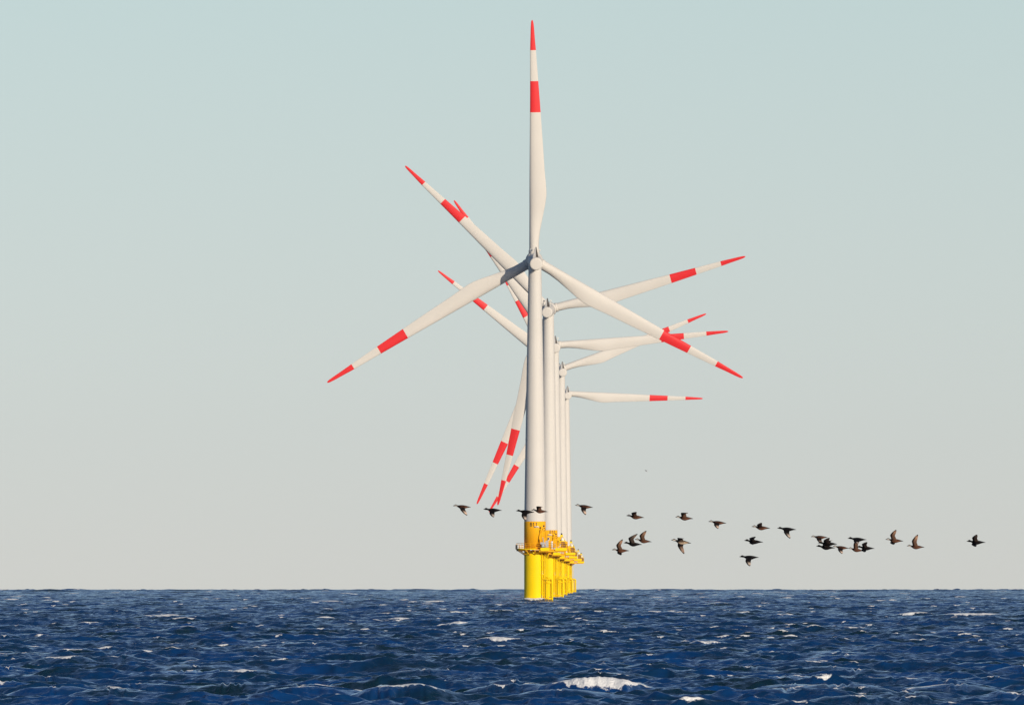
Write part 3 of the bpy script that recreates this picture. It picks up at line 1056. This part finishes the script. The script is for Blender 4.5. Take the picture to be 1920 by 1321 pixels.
# bill, tail, plumage, near wing (wrist, tip), far wing (wrist, tip): photo pixels from the shoulder; then the label
FLOCK = [
    ((849,947.5),(883,950.5),'f',((3,7),(9,17)),((3,6),(8,15)),'brown pale-cheeked duck with lowered wings, first of the flock, beside the red blade tips'),
    ((906,954),(941,956.5),'m',((0,7),(1,14)),((0,6),(1,12)),'black duck with lowered wings flying across the lowest red blade tip'),
    ((967,957),(1002,960),'m',((-1,8),(0,17)),((0,7),(0,14)),'black duck crossing the left edge of the foremost tower'),
    ((996,955.5),(1027,959),'f',((-1,-8),(5,-8)),((0,-7),(5,-7.5)),'brown duck with wings curled up in front of the foremost tower'),
    ((1078,946.5),(1112,951),'f',((0,7),(2,16)),((0,6),(1,13)),'brown pale-cheeked duck with lowered wings just right of the white towers'),
    ((1174,966),(1208,970),'f',((-2,-6),(1,-9)),((-1,-5),(1,-7)),'reddish brown duck with a short raised wing, alone above a trio of wing-up ducks'),
    ((1266,968.5),(1300,972),'f',((-1,-9),(6,-9.5)),((0,-8),(6,-9)),'brown duck with wings curled flat above its back, over the pale-bellied duck'),
    ((1328,977),(1362,980.5),'f',((-1,5),(0,12)),((0,5),(0,10)),'brown pale-cheeked duck with a short lowered wing, following a curled-wing duck'),
    ((1147,1030),(1180,1032),'f',((-3,-9),(3,-21)),((-1,5),(0,9)),'brown duck banking with one wing up and one down, lowest of the wing-up trio'),
    ((1169,1017),(1204,1020.5),'m',((-3,-10),(8,-19)),((-2,-9),(6,-17)),'black duck with tall raised wings, middle of the wing-up trio'),
    ((1190,1010.5),(1222,1015.5),'f',((-2,-9),(5,-19)),((-1,-8),(4,-17)),'brown duck with raised pointed wings, hindmost of the wing-up trio'),
    ((1258,1011.5),(1296,1018),'p',((-1,-6),(4,-6)),((0,9),(5,23)),'cream-bellied duck with white cheek and one long wing hanging down'),
    ((1409,986.5),(1444,990),'f',((-2,-4),(0,-9)),((-1,-4),(0,-7)),'reddish brown duck with a short raised wing, above a black wing-up duck'),
    ((1457,989.5),(1493,992.5),'m',((1,8),(5,18)),((1,7),(4,15)),'black duck with a pointed wing straight down, beside a short-winged brown duck'),
    ((1395,1012.5),(1431,1016),'m',((-3,-5),(2,-9)),((-2,3),(-2,6)),'black duck with a small peaked wing, midway between two rows of ducks'),
    ((1386,1043),(1423,1044.5),'m',((-1,8),(0,17)),((0,7),(0,14)),'black duck with pale wing tip lowered, lowest flyer of the whole flock'),
    ((1520,1005.5),(1552,1007),'f',((1,6),(4,13)),((1,5),(3,11)),'brown duck with pale cheek, topmost of the tight cluster'),
    ((1533,1017),(1570,1019.5),'m',((-2,-5),(2,-11)),((3,-5),(9,-6)),'black duck with raised wings, in the middle of the tight cluster'),
    ((1530,1023),(1566,1027),'m',((0,-6),(2,-11)),((1,-5),(3,-10)),'black duck with a smooth curved belly, lowest of the tight cluster'),
    ((1561,1023.5),(1592,1027.5),'f',((0,6),(1,12)),((0,5),(1,10)),'small brown duck with pale wing tip lowered, trailing the tight cluster'),
    ((1589,1008.5),(1625,1011.5),'m',((0,5),(0,9)),((0,5),(0,8)),'black duck flying directly above a brown duck with a tall wing'),
    ((1590,1027),(1620,1032.5),'f',((0,-9),(1,-19)),((1,-8),(2,-17)),'brown duck with a tall wing reaching up to the black duck above'),
    ((1606,1024.5),(1640,1028),'m',((-2,-6),(1,-11)),((-2,5),(-2,8)),'black duck banking close behind the tall-winged brown duck'),
    ((1660,1010.5),(1694,1014),'f',((-3,-9),(2,-20)),((-2,5),(-2,8)),'brown duck banking with one wing up and one down, leading the hindmost three'),
    ((1700,1022.7),(1733.5,1025.5),'f',((-2,-10),(3,-23)),((-1,-9),(3,-20)),'brown duck with one very tall raised wing, middle of the hindmost three'),
    ((1812,1014),(1848,1016.5),'m',((-2,-7),(0,-14)),((-2,5),(-1,9)),'lone black duck banking at the very end of the flock'),
]
for i, (bill, tail, sex, nw, fw, lab) in enumerate(FLOCK):
    dd = BIRD_D + ((i * 37) % 11 - 5) * .6
    o = duck(bill, tail, sex, nw, fw, dist=dd)
    tag(o, lab, 'duck', 'sea ducks flying in a loose line')

gull_cols = dict(body=(.42, .44, .45), belly=(.5, .5, .5), cap=(.5, .5, .5), cheek=(.5, .5, .5), bill=(.3, .25, .1), wing=(.36, .38, .39), flight=(.22, .23, .23), back=(.36, .38, .39))
g = duck((1208.6, 880.8), (1214.5, 883.8), 'm', ((-.6, -1.6), (-2.8, -2.4)), ((1.0, -.8), (2.2, -1.2)), name='distant_gull', dist=2200.0, cols=gull_cols)
tag(g, 'tiny pale gull far off in the empty sky above the ducks', 'gull')

# ------------------------------------------------------------------ the air: thin sea haze
def build_haze():
    mb = MB()
    mb.box((0, 0, 52), (25000, 25000, 140))
    m = bpy.data.materials.new('sea_haze')
    m.use_nodes = True
    nt = m.node_tree
    nt.nodes.clear()
    out = nt.nodes.new('ShaderNodeOutputMaterial')
    v = nt.nodes.new('ShaderNodeVolumePrincipled')
    v.inputs['Color'].default_value = (.80, .90, 1.0, 1)
    v.inputs['Density'].default_value = 6.0e-6
    v.inputs['Anisotropy'].default_value = 0.0
    nt.links.new(v.outputs[0], out.inputs['Volume'])
    o = mb.build('haze', m)
    tag(o, 'thin pale sea haze over the whole scene', 'haze', kind='stuff')
build_haze()
